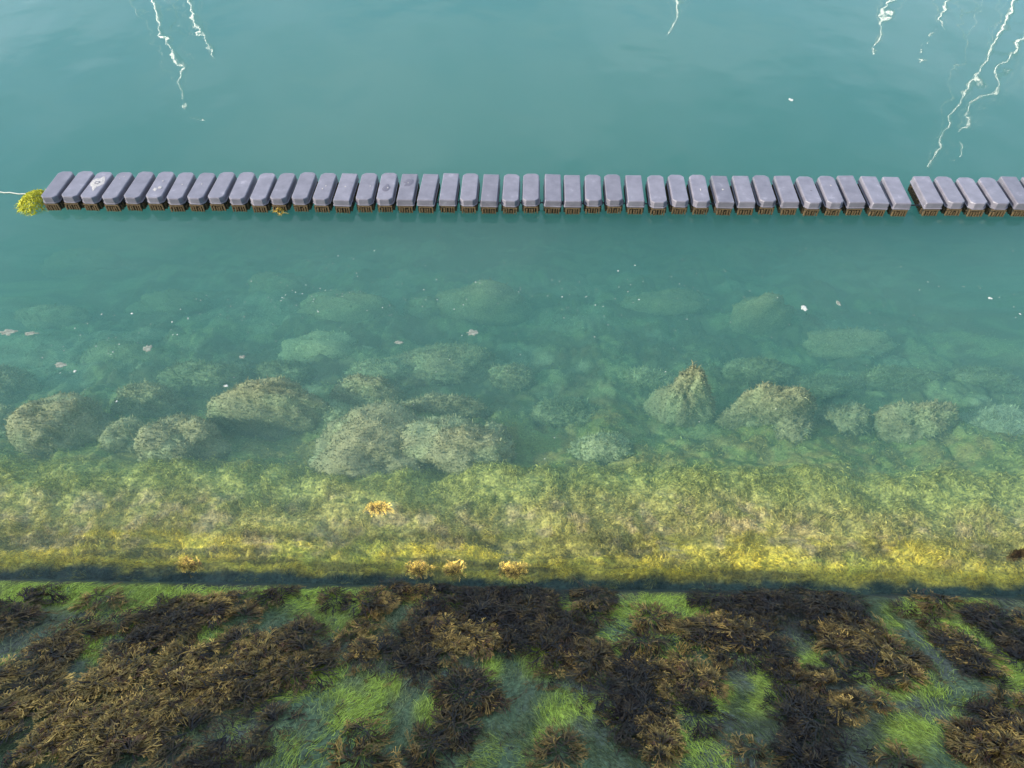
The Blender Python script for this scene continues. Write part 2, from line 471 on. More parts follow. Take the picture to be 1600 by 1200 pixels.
# yellow-green drowned algae of the sunlit band
def bandp(x, y, v): return 0.25 + 0.75 * sstep(0.35, 0.6, fbm(x * 4, y * 4, 74, 3))
x, y, v = sample(128000, -5.6, 5.6, 0.05, 1.62, bandp)
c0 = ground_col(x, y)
n2 = fbm(x * 9, y * 9, 75, 3)
c0 = mixc(c0 * 1.08, np.array([0.33, 0.33, 0.09]), sstep(0.5, 0.75, n2) * 0.6)
ang = math.pi * 2 * fbm(x * 2.0, y * 2.0, 76, 3) * 2.0 + rng.normal(0, 0.4, len(x))
P2 = strands(x, y, ang, rng.uniform(0.015, 0.055, len(x)), rng.uniform(0.0022, 0.0055, len(x)), c0, ground, 3, 0.9, 0.016, 0.020, 0.34, 0.7)
V, F, K = join([P2])
tag(np_mesh("drowned_algae", V, F, M_fil, K), "yellow-green drowned algae billowing over the sunlit submerged ledge", None, None, "stuff")

# low turf of the seabed
x, y, v = sample(60000, -7.0, 7.0, 1.5, 5.5, lambda x, y, v: (0.9 - 0.13 * v) * sstep(0.35, 0.55, fbm(x * 1.6, y * 1.6, 77, 3)) + 0.12)
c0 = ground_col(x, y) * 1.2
P3 = strands(x, y, rng.uniform(0, 6.28, len(x)), rng.uniform(0.02, 0.06, len(x)), rng.uniform(0.004, 0.008, len(x)), c0, ground, 2, 0.8, 0.03, 0.03, 0.3, 0.8)
V, F, K = join([P3])
tag(np_mesh("seabed_turf", V, F, M_fil, K), "dull green weed turf covering the rubble between the sunken boulders", None, None, "stuff")

# ------------------------------------------------------------------ wrack fronds: forked flat ribbons from templates
def frond_template(seed, depth=4, FWD=0.064):
    r = random.Random(seed)
    V, F, T = [], [], []
    def seg(p, a, L, w, lvl, zt, t0):
        nonlocal V, F, T
        a2 = a + r.uniform(-0.22, 0.22)
        z1 = zt + r.uniform(-0.25, 0.35) * L
        q = (p[0] + L * math.cos(a2), p[1] + L * math.sin(a2))
        s0 = (-math.sin(a) * w / 2, math.cos(a) * w / 2)
        w2 = w * (0.92 if lvl < depth else 0.75)
        s1 = (-math.sin(a2) * w2 / 2, math.cos(a2) * w2 / 2)
        tw = r.uniform(-0.35, 0.35) * w
        t1 = min(1.0, t0 + L)
        b = len(V)
        V += [(p[0] + s0[0], p[1] + s0[1], zt + tw), (p[0] - s0[0], p[1] - s0[1], zt - tw), (q[0] - s1[0], q[1] - s1[1], z1 - tw), (q[0] + s1[0], q[1] + s1[1], z1 + tw)]
        T += [t0, t0, t1, t1]
        F.append((b, b + 1, b + 2, b + 3))
        if lvl < depth:
            sp = r.uniform(0.28, 0.5)
            for sgn in (-1, 1):
                if lvl > 1 and r.random() < 0.18: continue
                seg(q, a2 + sgn * sp * r.uniform(0.7, 1.2), L * r.uniform(0.66, 0.95), w2 * 0.95, lvl + 1, z1, t1)
    seg((0, 0), 0, 0.30, FWD, 0, 0.0, 0.0)
    V = np.array(V, float); T = np.array(T)
    T = T / T.max()
    return V, np.array(F), T
TPL = [frond_template(100 + k, 3 if k % 3 else 4) for k in range(22)] + [frond_template(300 + k, 3, 0.055) for k in range(14)]

def wrack(x0, y0, ang, S, hf, zl, tipness, dark=1.0):
    """fronds drape over the ground: hf gives the height of what they lie on"""
    parts = []
    kind = np.where(tipness < 0.4, rng.integers(22, 36, len(x0)), rng.integers(0, 22, len(x0)))
    base = np.array([0.034, 0.024, 0.015]); black = np.array([0.021, 0.021, 0.023])
    gold = np.array([0.58, 0.37, 0.10]); olive = np.array([0.17, 0.13, 0.045]); red = np.array([0.14, 0.07, 0.04])
    for k, (V, F, T) in enumerate(TPL):
        s = np.where(kind == k)[0]
        if len(s) == 0: continue
        c, sn = np.cos(ang[s])[:, None], np.sin(ang[s])[:, None]
        sc = S[s][:, None]
        bend = rng.normal(0, 0.5, (len(s), 1))
        lx = V[:, 0][None] ; ly = V[:, 1][None] + bend * lx ** 2
        px = x0[s][:, None] + sc * (lx * c - ly * sn)
        py = y0[s][:, None] + sc * (lx * sn + ly * c)
        rise = rng.uniform(0.0, 0.17, (len(s), 1))
        pz = hf(px.ravel(), py.ravel()).reshape(px.shape) + zl[s][:, None] + sc * (V[:, 2][None] * 1.2 + rise * lx * (1.2 - lx))
        pz = np.maximum(pz, hf(px.ravel(), py.ravel()).reshape(px.shape) + 0.004)
        tp = tipness[s][:, None]
        tcol = olive[None] + (gold - olive)[None] * np.clip(rng.normal(0.5, 0.35, (len(s), 1)), 0, 1.2)
        isred = (rng.random((len(s), 1)) < 0.13)
        tcol = np.where(isred, red[None], tcol)
        bcol = np.where(rng.random((len(s), 1)) < np.where(tp < 0.35, 0.12, 0.7), base[None], black[None] * 0.8)
        tt = np.clip((T[None, :] * 1.35 - 0.33), 0, 1) ** 1.2 * tp
        cc = bcol[:, None, :] * (1 - tt[..., None]) * 1.2 + tcol[:, None, :] * tt[..., None]
        cc = cc * np.clip(rng.normal(1, 0.2, (len(s), 1, 1)), 0.5, 1.6) * dark
        nv = len(V)
        FF = (F[None] + (np.arange(len(s)) * nv)[:, None, None]).reshape(-1, 4)
        parts.append((np.stack([px, py, pz], -1).reshape(-1, 3), FF, cc.reshape(-1, 3)))
    return join(parts)

def mound(x, y):
    return ground(x, y) + 0.050 * wrackmask(x, y) * (0.35 + 1.1 * fbm(x * 6, y * 6, 83, 2)) * (shore_v(x, y) < 0.25)

def bed_fronds(ells, n, seed, margin=0.5):
    a = np.array(ells)
    x0 = (a[:, 0] - a[:, 2]).min() - 0.1; x1 = (a[:, 0] + a[:, 2]).max() + 0.1
    y0 = (a[:, 1] - a[:, 3]).min() - 0.1; y1 = (a[:, 1] + a[:, 3]).max() + 0.1
    m = 2600
    hx = rng.uniform(x0, x1, m); hy = rng.uniform(y0, y1, m)      # holdfasts: each carries a rosette of fronds
    p = mask(hx, hy, ells, 0.22, 0.07, 5) * (0.02 + 0.98 * sstep(0.465, 0.51, fbm(hx * 3.2, hy * 3.2, seed, 4) + (0.075 if ells is wL else 0.0)))
    k = (rng.random(m) < p * 1.2) & (shore_v(hx, hy) < -0.07)
    hx, hy = hx[k], hy[k]
    keep = []
    for i in range(len(hx)):
        if all((hx[i] - hx[j]) ** 2 + (hy[i] - hy[j]) ** 2 > 0.075 ** 2 for j in keep): keep.append(i)
    hx, hy = hx[keep], hy[keep]
    q = rng.integers(0, len(hx), n)
    htip = np.clip((sstep(0.44, 0.60, fbm(hx * 2.8, hy * 2.8, 86, 3)) + 0.25 * (hx < -0.9)) * 1.35 + rng.normal(0, 0.2, len(hx)), 0.04, 1.25)
    hs = rng.uniform(0.05, 0.155, len(hx)) * np.where(htip < 0.4, 1.15, 0.95)
    flow = math.pi / 2 + (fbm(hx * 1.7, hy * 1.7, 85, 3) - 0.5) * 8
    th = rng.uniform(0, 6.283, n)
    th = th + np.where(htip[q] < 0.4, 1.1, 0.6) * np.sin(flow[q] - th)                          # more fronds lie along the drift than against it
    r = np.sqrt(rng.random(n)) * 0.45 * hs[q]
    x = hx[q] + r * np.cos(th); y = hy[q] + r * np.sin(th)
    S = hs[q] * rng.uniform(0.65, 1.1, n)
    zl = (0.010 + 0.038 * (1 - r / hs[q] * 2)) * rng.uniform(0.3, 1.2, n)
    return wrack(x, y, th + rng.normal(0, 0.35, n), S, mound, zl, np.clip(htip[q] + rng.normal(0, .12, n), .03, 1.3))

for nm, ells, n, lab in (("wrack_bed", wL, 7000, "broad dense bed of brown seaweed filling the lower left of the wall"),
                         ("wrack_bed", wM, 4600, "dark central bed of brown seaweed reaching up to the waterline"),
                         ("wrack_bed", wR_, 4200, "long slanting bed of blackish seaweed right of centre on the wall"),
                         ("wrack_bed", wB, 2100, "brown seaweed bed with long forked fronds at the lower middle, right of pale green algae"),
                         ("wrack_bed", wE, 1900, "dark brown seaweed bed running down the right edge of the wall"),
                         ("wrack_bed", EXTRA, 1500, "outlying seaweed beds along the wall past the frame's edges")):
    V, F, K = bed_fronds(ells, n, 87)
    tag(np_mesh(nm, V, F, M_wrack, K, smooth=False), lab, None, None, "stuff")

x, y, v = sample(9000, -6.3, 6.3, -2.2, -0.12, lambda x, y, v: 0.05 + 0.4 * sstep(0.5, 0.62, fbm(x * 4, y * 4, 101, 3)))
n = len(x)
V, F, K = wrack(x, y, rng.uniform(0, 6.28, n), rng.uniform(0.03, 0.10, n), ground, rng.uniform(0.0, 0.012, n), np.clip(rng.normal(0.6, 0.3, n), .05, 1.1))
tag(np_mesh("wrack_scraps", V, F, M_wrack, K, smooth=False), "loose scraps of brown seaweed scattered over the green algae on the wall", None, None, "stuff")

for (e, lab), w in zip(CLUMPS, wC):
    cx, cy_, ex, ey, sh = w
    n = int(max(26, 1500 * ex * ey * math.pi * 1.1))
    r = np.sqrt(rng.random(n)); th = rng.uniform(0, 6.28, n)
    y = cy_ + r * np.sin(th) * ey * 0.8; x = cx + r * np.cos(th) * ex * 0.8 + sh * (y - cy_)
    ang = th + rng.normal(0, 0.6, n) + (r < 0.5) * rng.uniform(-2.5, 2.5, n)
    darkish = "dark" in lab or "black" in lab
    tip = np.clip(rng.normal(0.25 if darkish else 0.8, 0.25, n), 0.05, 1.1)
    V, F, K = wrack(x, y, ang, np.minimum(rng.uniform(0.08, 0.17, n), 0.05 + ex * 0.9), mound, rng.uniform(0.2, 1, n) * 0.075 * (1 - r), tip)
    V -= np.array([cx, cy_, 0]);
    o = np_mesh("wrack_clump", V, F, M_wrack, K, smooth=False)
    o.location = (cx, cy_, 0)
    tag(o, lab, "seaweed clump", "separate seaweed clumps on the wall")

for (e, lab), w in zip(SUNNY, wS):
    cx, cy_, ex, ey, sh = w
    n = int(190 * ex / 0.15)
    r = rng.random(n); th = rng.uniform(0, 6.28, n)
    y = cy_ + (r * np.sin(th)) * ey * 0.6; x = cx + r * np.cos(th) * ex * 0.85
    z0 = ground(np.full(1, cx), np.full(1, cy_))[0]
    top = 0.09 if z0 > -0.1 else -z0 * 0.85
    hf = lambda a, b: np.full_like(a, z0)
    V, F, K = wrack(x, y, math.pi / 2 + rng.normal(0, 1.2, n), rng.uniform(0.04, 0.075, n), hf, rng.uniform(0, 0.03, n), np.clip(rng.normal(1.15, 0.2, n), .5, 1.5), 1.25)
    # these stand up in the water: swing the fronds upright
    dy = V[:, 1] - cy_
    V[:, 2] = z0 + (V[:, 2] - z0) * 0.6 + np.clip(top + 0.10, 0.05, 0.6) + dy * 1.1
    V[:, 1] = cy_ + dy * 0.45
    V -= np.array([cx, cy_, z0])
    o = np_mesh("wrack_tuft", V, F, M_wrack, K * (np.array([2.3, 2.6, 2.4]) if "purple" not in lab else np.array([0.30, 0.32, 0.5])), smooth=False)  # golden tufts: sunlit brightness painted into the colour; purple one just a darker weed
    o.location = (cx, cy_, z0)
    tag(o, lab, "seaweed tuft", "seaweed tufts in the sun at the waterline")

# ------------------------------------------------------------------ boulders
def v3(p, s, seed):
    return (vn(p[:, 0] * s + p[:, 2] * s * .7, p[:, 1] * s - p[:, 2] * s * .5, seed) + vn(p[:, 1] * s + 9, p[:, 2] * s + p[:, 0] * s * .3, seed + 1) + vn(p[:, 2] * s + 5, p[:, 0] * s - p[:, 1] * s * .4, seed + 2)) / 3
import bmesh
def ico(sub):
    bm = bmesh.new(); bmesh.ops.create_icosphere(bm, subdivisions=sub, radius=1)
    V = np.array([v.co[:] for v in bm.verts]); F = np.array([[v.index for v in f.verts] for f in bm.faces]); bm.free()
    return V, F
ICO5, ICO4 = ico(5), ico(4)

def bed_pt(px, py):
    d = ray(px, py); ts = np.linspace(2.0, 60.0, 6000) / FPX * (1000 / 1000)
    P = np.outer(np.linspace(3, 25, 6000) / FPX, d) + np.array([0, 0, CAM_H])
    zz = np.interp(shore_v(P[:, 0], P[:, 1]), PV, PZ)
    k = np.argmax(P[:, 2] < zz)
    return P[k]

BR, OL, PG, DK = (0.27, 0.255, 0.13), (0.27, 0.26, 0.13), (0.32, 0.35, 0.18), (0.19, 0.22, 0.11)
ROCKS = [  # cx, cy, rx, ry, height factor, colour, label
    (95, 665, 66, 50, .75, BR, "brown weed-covered boulder in the near row, furthest left of the whole ones"),
    (228, 628, 55, 36, .7, OL, "olive boulder in the near row with a small boulder tucked below it"),
    (206, 680, 32, 28, .6, OL, "small olive boulder between the far-left brown boulder and its right neighbour"),
    (292, 685, 55, 45, .75, BR, "brown and olive boulder in the near row left of the broad craggy one"),
    (440, 640, 78, 50, .8, BR, "broad craggy brown boulder in the near row on the left half"),
    (582, 618, 48, 36, .8, BR, "brown boulder rising behind the biggest shaggy boulder"),
    (588, 690, 82, 58, .9, BR, "biggest shaggy brown boulder touching the algae ledge"),
    (528, 650, 36, 32, .6, PG, "pale green boulder wedged left of the biggest shaggy boulder"),
    (688, 640, 58, 30, .7, BR, "low brown boulder behind the two big shaggy boulders"),
    (716, 690, 74, 48, .8, BR, "shaggy brown boulder right of the biggest one, beside a dark hollow"),
    (768, 682, 26, 28, .7, BR, "small knobbly boulder at the right tip of the shaggy pair"),
    (1062, 622, 42, 62, 1.15, BR, "tall pointed brown boulder standing alone right of centre"),
    (1200, 645, 72, 46, .9, BR, "big square-shouldered brown boulder right of the pointed one"),
    (1232, 672, 32, 30, .7, BR, "small brown boulder on the lower right corner of the square-shouldered one"),
    (1310, 648, 36, 28, .6, OL, "small round olive boulder between the two large ones on the right"),
    (1428, 660, 50, 38, .7, BR, "dull brown boulder in hazy water on the right"),
    (1548, 660, 62, 26, .4, SAND, "flat pale slab near the right edge"),
    (8, 600, 46, 34, .6, OL, "dim boulder cut by the left edge"),
    (15, 655, 22, 24, .6, OL, "small dim boulder at the left edge beside a dark hollow"),
    (590, 578, 42, 22, .6, PG, "pale green low boulder behind the rising brown one"),
    (698, 562, 82, 36, .5, OL, "wide flat-topped boulder with a pale sandy middle"),
    (800, 586, 34, 20, .6, OL, "small dim boulder right of the wide flat-topped one"),
    (940, 700, 46, 26, .5, PG, "low pale green boulder left of the pointed one"),
    (508, 540, 62, 30, .5, PG, "green lens-shaped boulder in mid water left of centre"),
    (540, 478, 72, 34, .6, OL, "long green boulder in mid water directly above the lens-shaped one"),
    (438, 442, 44, 26, .6, OL, "faint green boulder with a dark blot on its right"),
    (748, 470, 76, 42, .6, OL, "large faint rounded boulder in mid water at the centre"),
    (664, 478, 34, 24, .6, DK, "small faint boulder left of the large faint rounded one"),
    (1182, 492, 50, 40, .8, OL, "slanting blunt boulder in mid water on the right half"),
    (1322, 532, 72, 28, .5, OL, "pale green wedge-shaped boulder in mid water on the right"),
    (1186, 578, 50, 26, .6, DK, "dim boulder just behind the square-shouldered one"),
    (440, 582, 50, 24, .6, DK, "dim olive boulder above the broad craggy one"),
    (330, 590, 62, 32, .6, DK, "dim shaggy boulder above and between the left row boulders"),
    (205, 552, 60, 28, .5, DK, "dim low boulder in mid water on the left"),
    (85, 492, 60, 24, .5, OL, "barely visible green boulder in the hazy left water"),
    (270, 470, 60, 26, .5, DK, "barely visible dark boulder left of the faint one with the blot"),
    (1040, 470, 60, 26, .5, OL, "barely visible boulder above the pointed one"),
    (1280, 600, 46, 18, .5, DK, "dim ridge of rock behind the small round olive boulder"),
    (1400, 590, 60, 20, .5, DK, "dim low rock in the hazy water at the right"),
    (140, 410, 66, 24, .5, OL, "ghostly boulder deep in the upper left haze"),
    (1010, 590, 40, 18, .5, PG, "low green rock left behind the pointed boulder"),
    (890, 640, 50, 24, .4, DK, "flat dark green rock in the gap at the centre"),
    (1540, 590, 50, 20, .5, DK, "dim low rock behind the flat pale slab"),
]
near_row = lambda q: 560 < q < 715
for i, (cx, cy_, rx, ry, hfac, colr, lab) in enumerate(ROCKS):
    c = bed_pt(cx, cy_ + ry * 0.35)
    dep = np.dot(c - np.array([0, 0, CAM_H]), np.array([0, math.cos(PITCH), -math.sin(PITCH)]))
    if near_row(cy_): rx, ry = rx * 1.1, ry * 1.08
    a = rx * dep / FPX
    th = PITCH + math.atan((cy_ - 600) / FPX)
    app = ry * dep / FPX
    h = hfac * min(a, app) * 1.9
    h = min(h, max(0.12, -c[2] - (0.14 if "tall pointed" in lab else 0.34)))
    b = math.sqrt(max((0.4 * app) ** 2, app ** 2 - (h * math.cos(th)) ** 2)) / math.sin(th)
    near = cy_ > 560
    V0, F0 = ICO5 if near else ICO4
    D = V0 + i * 3.7
    r = 1 + 0.42 * (v3(D, 1.3, 200 + i) - 0.5) * 2 + 0.22 * (v3(D, 2.6, 300 + i) - 0.5) * 2 - 0.24 * (np.abs(v3(D, 6, 400 + i) - 0.5) * 2) + 0.05 + 0.09 * (v3(D, 19, 500 + i) - .5) * 2
    P = V0 * r[:, None]
    if "pointed" in lab and "above" not in lab and "left" not in lab and "right of the" not in lab:
        taper = np.clip(1.12 - 0.50 * np.clip(P[:, 2] + 0.3, 0, 2), 0.25, 1.2)
        P[:, 0] *= taper; P[:, 1] *= taper
    P = P * np.array([a, b, h])
    gz = c[2]
    root = empty("boulder", (c[0], c[1], gz))
    rad = np.linalg.norm(P / np.array([a, b, h]), axis=1)
    cc = np.array(colr)[None] * (0.75 + 0.5 * v3(D, 5, 600 + i))[:, None]
    cc = mixc(cc, np.array(PG), sstep(0.55, 0.7, v3(D, 2.5, 700 + i)) * 0.6)
    np_mesh("rock", P, F0, M_ground, cc, True, root)
    # fringe of weed: short strands growing out of the surface
    n = int((21000 if near else 3000) * a * (a + b))
    n = max(700, min(n, 7000))
    fi = rng.integers(0, len(V0), n)
    fi = fi[P[fi, 2] > -0.35 * h]
    n = len(fi)
    p0 = P[fi]; nrm = V0[fi] / np.array([a, b, h]); nrm /= np.linalg.norm(nrm, axis=1)[:, None]
    d = nrm * 0.5 + rng.normal(0, 0.55, (n, 3)); d /= np.linalg.norm(d, axis=1)[:, None]
    L = rng.uniform(0.008, 0.025, n)[:, None]
    side = np.cross(d, rng.normal(0, 1, (n, 3))); side /= np.linalg.norm(side, axis=1)[:, None] + 1e-6
    wdt = rng.uniform(0.003, 0.008, n)[:, None]
    q = p0 + d * L; d2 = d + rng.normal(0, 0.5, (n, 3)); q2 = q + d2 * L * 0.8
    V = np.stack([p0 - nrm * .01 + side * wdt, p0 - nrm * .01 - side * wdt, q + side * wdt * .8, q - side * wdt * .8, q2 + side * wdt * .3, q2 - side * wdt * .3], 1).reshape(-1, 3)
    bb = (np.arange(n) * 6)[:, None]
    F = np.concatenate([bb + np.array([[0, 1, 3, 2]]), bb + np.array([[2, 3, 5, 4]])], 1).reshape(-1, 4)
    kc = cc[fi] * np.clip(rng.normal(1.1, 0.22, (n, 1)), 0.5, 1.7)
    o = np_mesh("weed_fringe", V, F, M_fil, np.repeat(kc, 6, 0), True, root)
    tag(o, None, None, None, "stuff")
    tag(root, lab, "boulder", "sunken boulders")

# ------------------------------------------------------------------ water
m, nt, b = nmat("harbour water")
nt.nodes.remove(b)
out = nt.nodes["Material Output"]
geo = nt.nodes.new("ShaderNodeNewGeometry")
tcw = nt.nodes.new("ShaderNodeTexCoord")
def wnoise(scale, sx, sy, det):
    mpn = nt.nodes.new("ShaderNodeMapping"); mpn.inputs["Scale"].default_value = (sx, sy, 1)
    mpn.inputs["Rotation"].default_value = (0, 0, R(14))
    t_ = nt.nodes.new("ShaderNodeTexNoise"); t_.inputs["Scale"].default_value = scale; t_.inputs["Detail"].default_value = det
    t_.inputs["Roughness"].default_value = 0.4
    nt.links.new(tcw.outputs["Object"], mpn.inputs["Vector"]); nt.links.new(mpn.outputs["Vector"], t_.inputs["Vector"])
    return t_.outputs["Fac"]
def mth(op, a, b_=None):
    q = nt.nodes.new("ShaderNodeMath"); q.operation = op
    for i, s_ in enumerate((a, b_)):
        if s_ is None: continue
        if isinstance(s_, (int, float)): q.inputs[i].default_value = s_
        else: nt.links.new(s_, q.inputs[i])
    return q.outputs[0]
hgt = mth('ADD', mth('MULTIPLY', wnoise(0.8, 1.0, 0.7, 1), 0.028), mth('ADD', mth('MULTIPLY', wnoise(2.2, 1, 1, 1), 0.0050), mth('MULTIPLY', wnoise(14, 1, 1, 1), 0.00018)))
bp = nt.nodes.new("ShaderNodeBump"); bp.inputs["Strength"].default_value = 1.0; bp.inputs["Distance"].default_value = 1.0
nt.links.new(hgt, bp.inputs["Height"])
dt = nt.nodes.new("ShaderNodeVectorMath"); dt.operation = 'DOT_PRODUCT'
nt.links.new(bp.outputs["Normal"], dt.inputs[0]); nt.links.new(geo.outputs["Incoming"], dt.inputs[1])
cosv = mth('MINIMUM', mth('ABSOLUTE', dt.outputs["Value"]), 1.0)
fres = mth('ADD', mth('MULTIPLY', mth('POWER', mth('SUBTRACT', 1.0, cosv), 5.0), 0.98), 0.02)
tr = nt.nodes.new("ShaderNodeBsdfTransparent")
gl = nt.nodes.new("ShaderNodeBsdfGlossy"); gl.inputs["Roughness"].default_value = 0.02
nt.links.new(bp.outputs["Normal"], gl.inputs["Normal"])
ms = nt.nodes.new("ShaderNodeMixShader")
nt.links.new(fres, ms.inputs["Fac"]); nt.links.new(tr.outputs[0], ms.inputs[1]); nt.links.new(gl.outputs[0], ms.inputs[2])
nt.links.new(ms.outputs[0], out.inputs["Surface"])
vs = nt.nodes.new("ShaderNodeVolumeScatter"); vs.inputs["Color"].default_value = (0.52, 0.99, 0.94, 1); vs.inputs["Density"].default_value = 0.150
vs.inputs["Anisotropy"].default_value = 0.0
va = nt.nodes.new("ShaderNodeVolumeAbsorption"); va.inputs["Color"].default_value = (0.40, 0.69, 0.66, 1); va.inputs["Density"].default_value = 0.68
ad = nt.nodes.new("ShaderNodeAddShader")
nt.links.new(vs.outputs[0], ad.inputs[0]); nt.links.new(va.outputs[0], ad.inputs[1]); nt.links.new(ad.outputs[0], out.inputs["Volume"])
M_water = m
x0, x1, y0, y1, zb = -150, 150, 0.6, 170, -9.0
V = [(x0, y0, zb), (x1, y0, zb), (x1, y1, zb), (x0, y1, zb), (x0, y0, 0), (x1, y0, 0), (x1, y1, 0), (x0, y1, 0)]
F = [(0, 3, 2, 1), (4, 5, 6, 7), (0, 1, 5, 4), (1, 2, 6, 5), (2, 3, 7, 6), (3, 0, 4, 7)]
water = np_mesh("water", np.array(V, float), np.array(F), M_water, None, False)
tag(water, "calm teal harbour water, clear at the wall and murky further out", None, None, "structure")

# ------------------------------------------------------------------ float boom
def float_mat(name, c, stain=None):
    m, nt, b = nmat(name)
    tcn = nt.nodes.new("ShaderNodeTexCoord")
    oi = nt.nodes.new("ShaderNodeObjectInfo")
    addv = nt.nodes.new("ShaderNodeVectorMath"); addv.operation = 'ADD'
    sc_ = nt.nodes.new("ShaderNodeVectorMath"); sc_.operation = 'SCALE'; sc_.inputs["Scale"].default_value = 40.0
    comb = nt.nodes.new("ShaderNodeCombineXYZ")
    nt.links.new(oi.outputs["Random"], comb.inputs[0]); nt.links.new(oi.outputs["Random"], comb.inputs[2])
    nt.links.new(comb.outputs[0], sc_.inputs[0]); nt.links.new(tcn.outputs["Object"], addv.inputs[0]); nt.links.new(sc_.outputs[0], addv.inputs[1])
    t1 = nt.nodes.new("ShaderNodeTexNoise"); t1.inputs["Scale"].default_value = 7; t1.inputs["Detail"].default_value = 6; t1.inputs["Roughness"].default_value = .65
    nt.links.new(addv.outputs[0], t1.inputs["Vector"])
    rmp = nt.nodes.new("ShaderNodeValToRGB")
    rmp.color_ramp.elements[0].position = 0.30; rmp.color_ramp.elements[0].color = (c[0] * .70, c[1] * .70, c[2] * .72, 1)
    rmp.color_ramp.elements[1].position = 0.62; rmp.color_ramp.elements[1].color = (*c, 1)
    e = rmp.color_ramp.elements.new(0.74); e.color = (c[0] * 1.5, c[1] * 1.5, c[2] * 1.45, 1)
    nt.links.new(t1.outputs["Fac"], rmp.inputs["Fac"])
    # shade of the plastic differs a little from float to float
    mr = nt.nodes.new("ShaderNodeMapRange"); mr.inputs["To Min"].default_value = 0.88; mr.inputs["To Max"].default_value = 1.12
    nt.links.new(oi.outputs["Random"], mr.inputs["Value"])
    mm = nt.nodes.new("ShaderNodeVectorMath"); mm.operation = 'SCALE'
    nt.links.new(rmp.outputs["Color"], mm.inputs[0]); nt.links.new(mr.outputs["Result"], mm.inputs["Scale"])
    nt.links.new(mm.outputs[0], b.inputs["Base Color"])
    b.inputs["Roughness"].default_value = 0.40
    b.inputs["Specular IOR Level"].default_value = 0.5
    return m
M_float = float_mat("weathered grey plastic", (0.172, 0.165, 0.192))
M_foul = plain_mat("brown fouling slime", (0.105, 0.075, 0.038), 0.8, 0, .3, 60, .5, 1.5)
M_foul2 = plain_mat("dark fouling", (0.03, 0.03, 0.022), 0.8, 0, .3, 60, .6, 1.3)
M_white = plain_mat("bird dropping", (0.42, 0.40, 0.38), 0.9, 0, .2, 50, .6, 1.1)
M_damp = plain_mat("damp stain", (0.11, 0.105, 0.13), 0.5, 0, .4, 50, .8, 1.1)
M_rope = plain_mat("dark rope", (0.05, 0.05, 0.055), .8)
M_prope = plain_mat("pale rope", (0.40, 0.42, 0.36), .8)

FL, FW = 0.63, 0.232
def outline(l, w, ch, inset):
    hw, hl = w / 2 - inset, l / 2 - inset
    c = max(0.004, ch - inset * 0.45)
    pts = []
    for sx, sy in ((1, -1), (1, 1), (-1, 1), (-1, -1)):
        # three points per corner for a soft chamfer
        pa = (sx * hw, sy * (hl - c)); pb = (sx * (hw - c), sy * hl)
        pm = (sx * (hw - c * 0.46), sy * (hl - c * 0.46))
        pts += [pb, pm, pa] if sx * sy < 0 else [pa, pm, pb]
    return pts
def loft(levels, l, w, ch, name, mat, cap=True, smooth=False):
    V, F = [], []
    for z, ins in levels:
        V += [(x, y, z) for x, y in outline(l, w, ch, ins)]
    n = 12
    for k in range(len(levels) - 1):
        for j in range(n):
            a, b_ = k * n + j, k * n + (j + 1) % n
            F.append((a, b_, b_ + n, a + n))
    me = bpy.data.meshes.new(name)
    F.append(tuple(range(n))[::-1]); F.append(tuple(range((len(levels) - 1) * n, len(levels) * n)))
    me.from_pydata(V, [], F); me.materials.append(mat); me.update()
    return me
def boxes(name, bs, mat):
    V, F = [], []
    for (ax, ay, az, bx, by, bz) in bs:
        o = len(V)
        V += [(ax, ay, az), (bx, ay, az), (bx, by, az), (ax, by, az), (ax, ay, bz), (bx, ay, bz), (bx, by, bz), (ax, by, bz)]
        F += [tuple(o + q for q in f) for f in ((0, 3, 2, 1), (4, 5, 6, 7), (0, 1, 5, 4), (1, 2, 6, 5), (2, 3, 7, 6), (3, 0, 4, 7))]
    me = bpy.data.meshes.new(name); me.from_pydata(V, [], F); me.materials.append(mat); me.update()
    return me
FPROT = {}
for kind, ch in (("cut", 0.052), ("square", 0.012)):
    shell = loft([(0.088, 0.0), (0.100, -0.005), (0.104, 0.004), (0.172, 0.006), (0.182, 0.010), (0.185, 0.017)], FL, FW, ch, "shell", M_float)
    base = loft([(-0.035, 0.03), (0.0, 0.018), (0.072, 0.014), (0.0875, 0.012)], FL, FW, ch, "fouled_base", M_foul2)
    FPROT[kind] = (shell, base)
def rib_mesh(seed):
    r = random.Random(seed); bs = []
    for k in range(6):
        xx = -0.085 + k * 0.034 + r.uniform(-.004, .004); wd = r.uniform(.007, .011)
        bs.append((xx - wd, -FL / 2 - r.uniform(.000, .008), -0.02, xx + wd, -FL / 2 + .02, 0.060 + r.uniform(-.02, .008)))
        bs.append((xx - wd, FL / 2 - .02, -0.02, xx + wd, FL / 2 - r.uniform(-.004, .002), 0.058 + r.uniform(-.02, .01)))
    bs.append((-0.095, -FL / 2 - 0.004, 0.066 + r.uniform(-.006, .003), 0.095, -FL / 2 + .02, 0.083))
    for k in range(14):
        yy = -0.26 + k * 0.04 + r.uniform(-.004, .004)
        bs.append((-FW / 2 - .002, yy - .010, -0.02, -FW / 2 + .02, yy + .010, 0.060 + r.uniform(-.02, .01)))
        bs.append((FW / 2 - .02, yy - .010, -0.02, FW / 2 + .002, yy + .010, 0.060 + r.uniform(-.02, .01)))
    return boxes("fouling", bs, M_foul)
RIBS = [rib_mesh(k) for k in range(5)]
lugs = [boxes("lug", [(-FW / 2 - 0.016, -0.215, 0.05, -FW / 2 + 0.004, -0.175, 0.10)], M_rope), boxes("lug", [(FW / 2 - 0.004, -0.215, 0.05, FW / 2 + 0.016, -0.175, 0.10)], M_rope)]

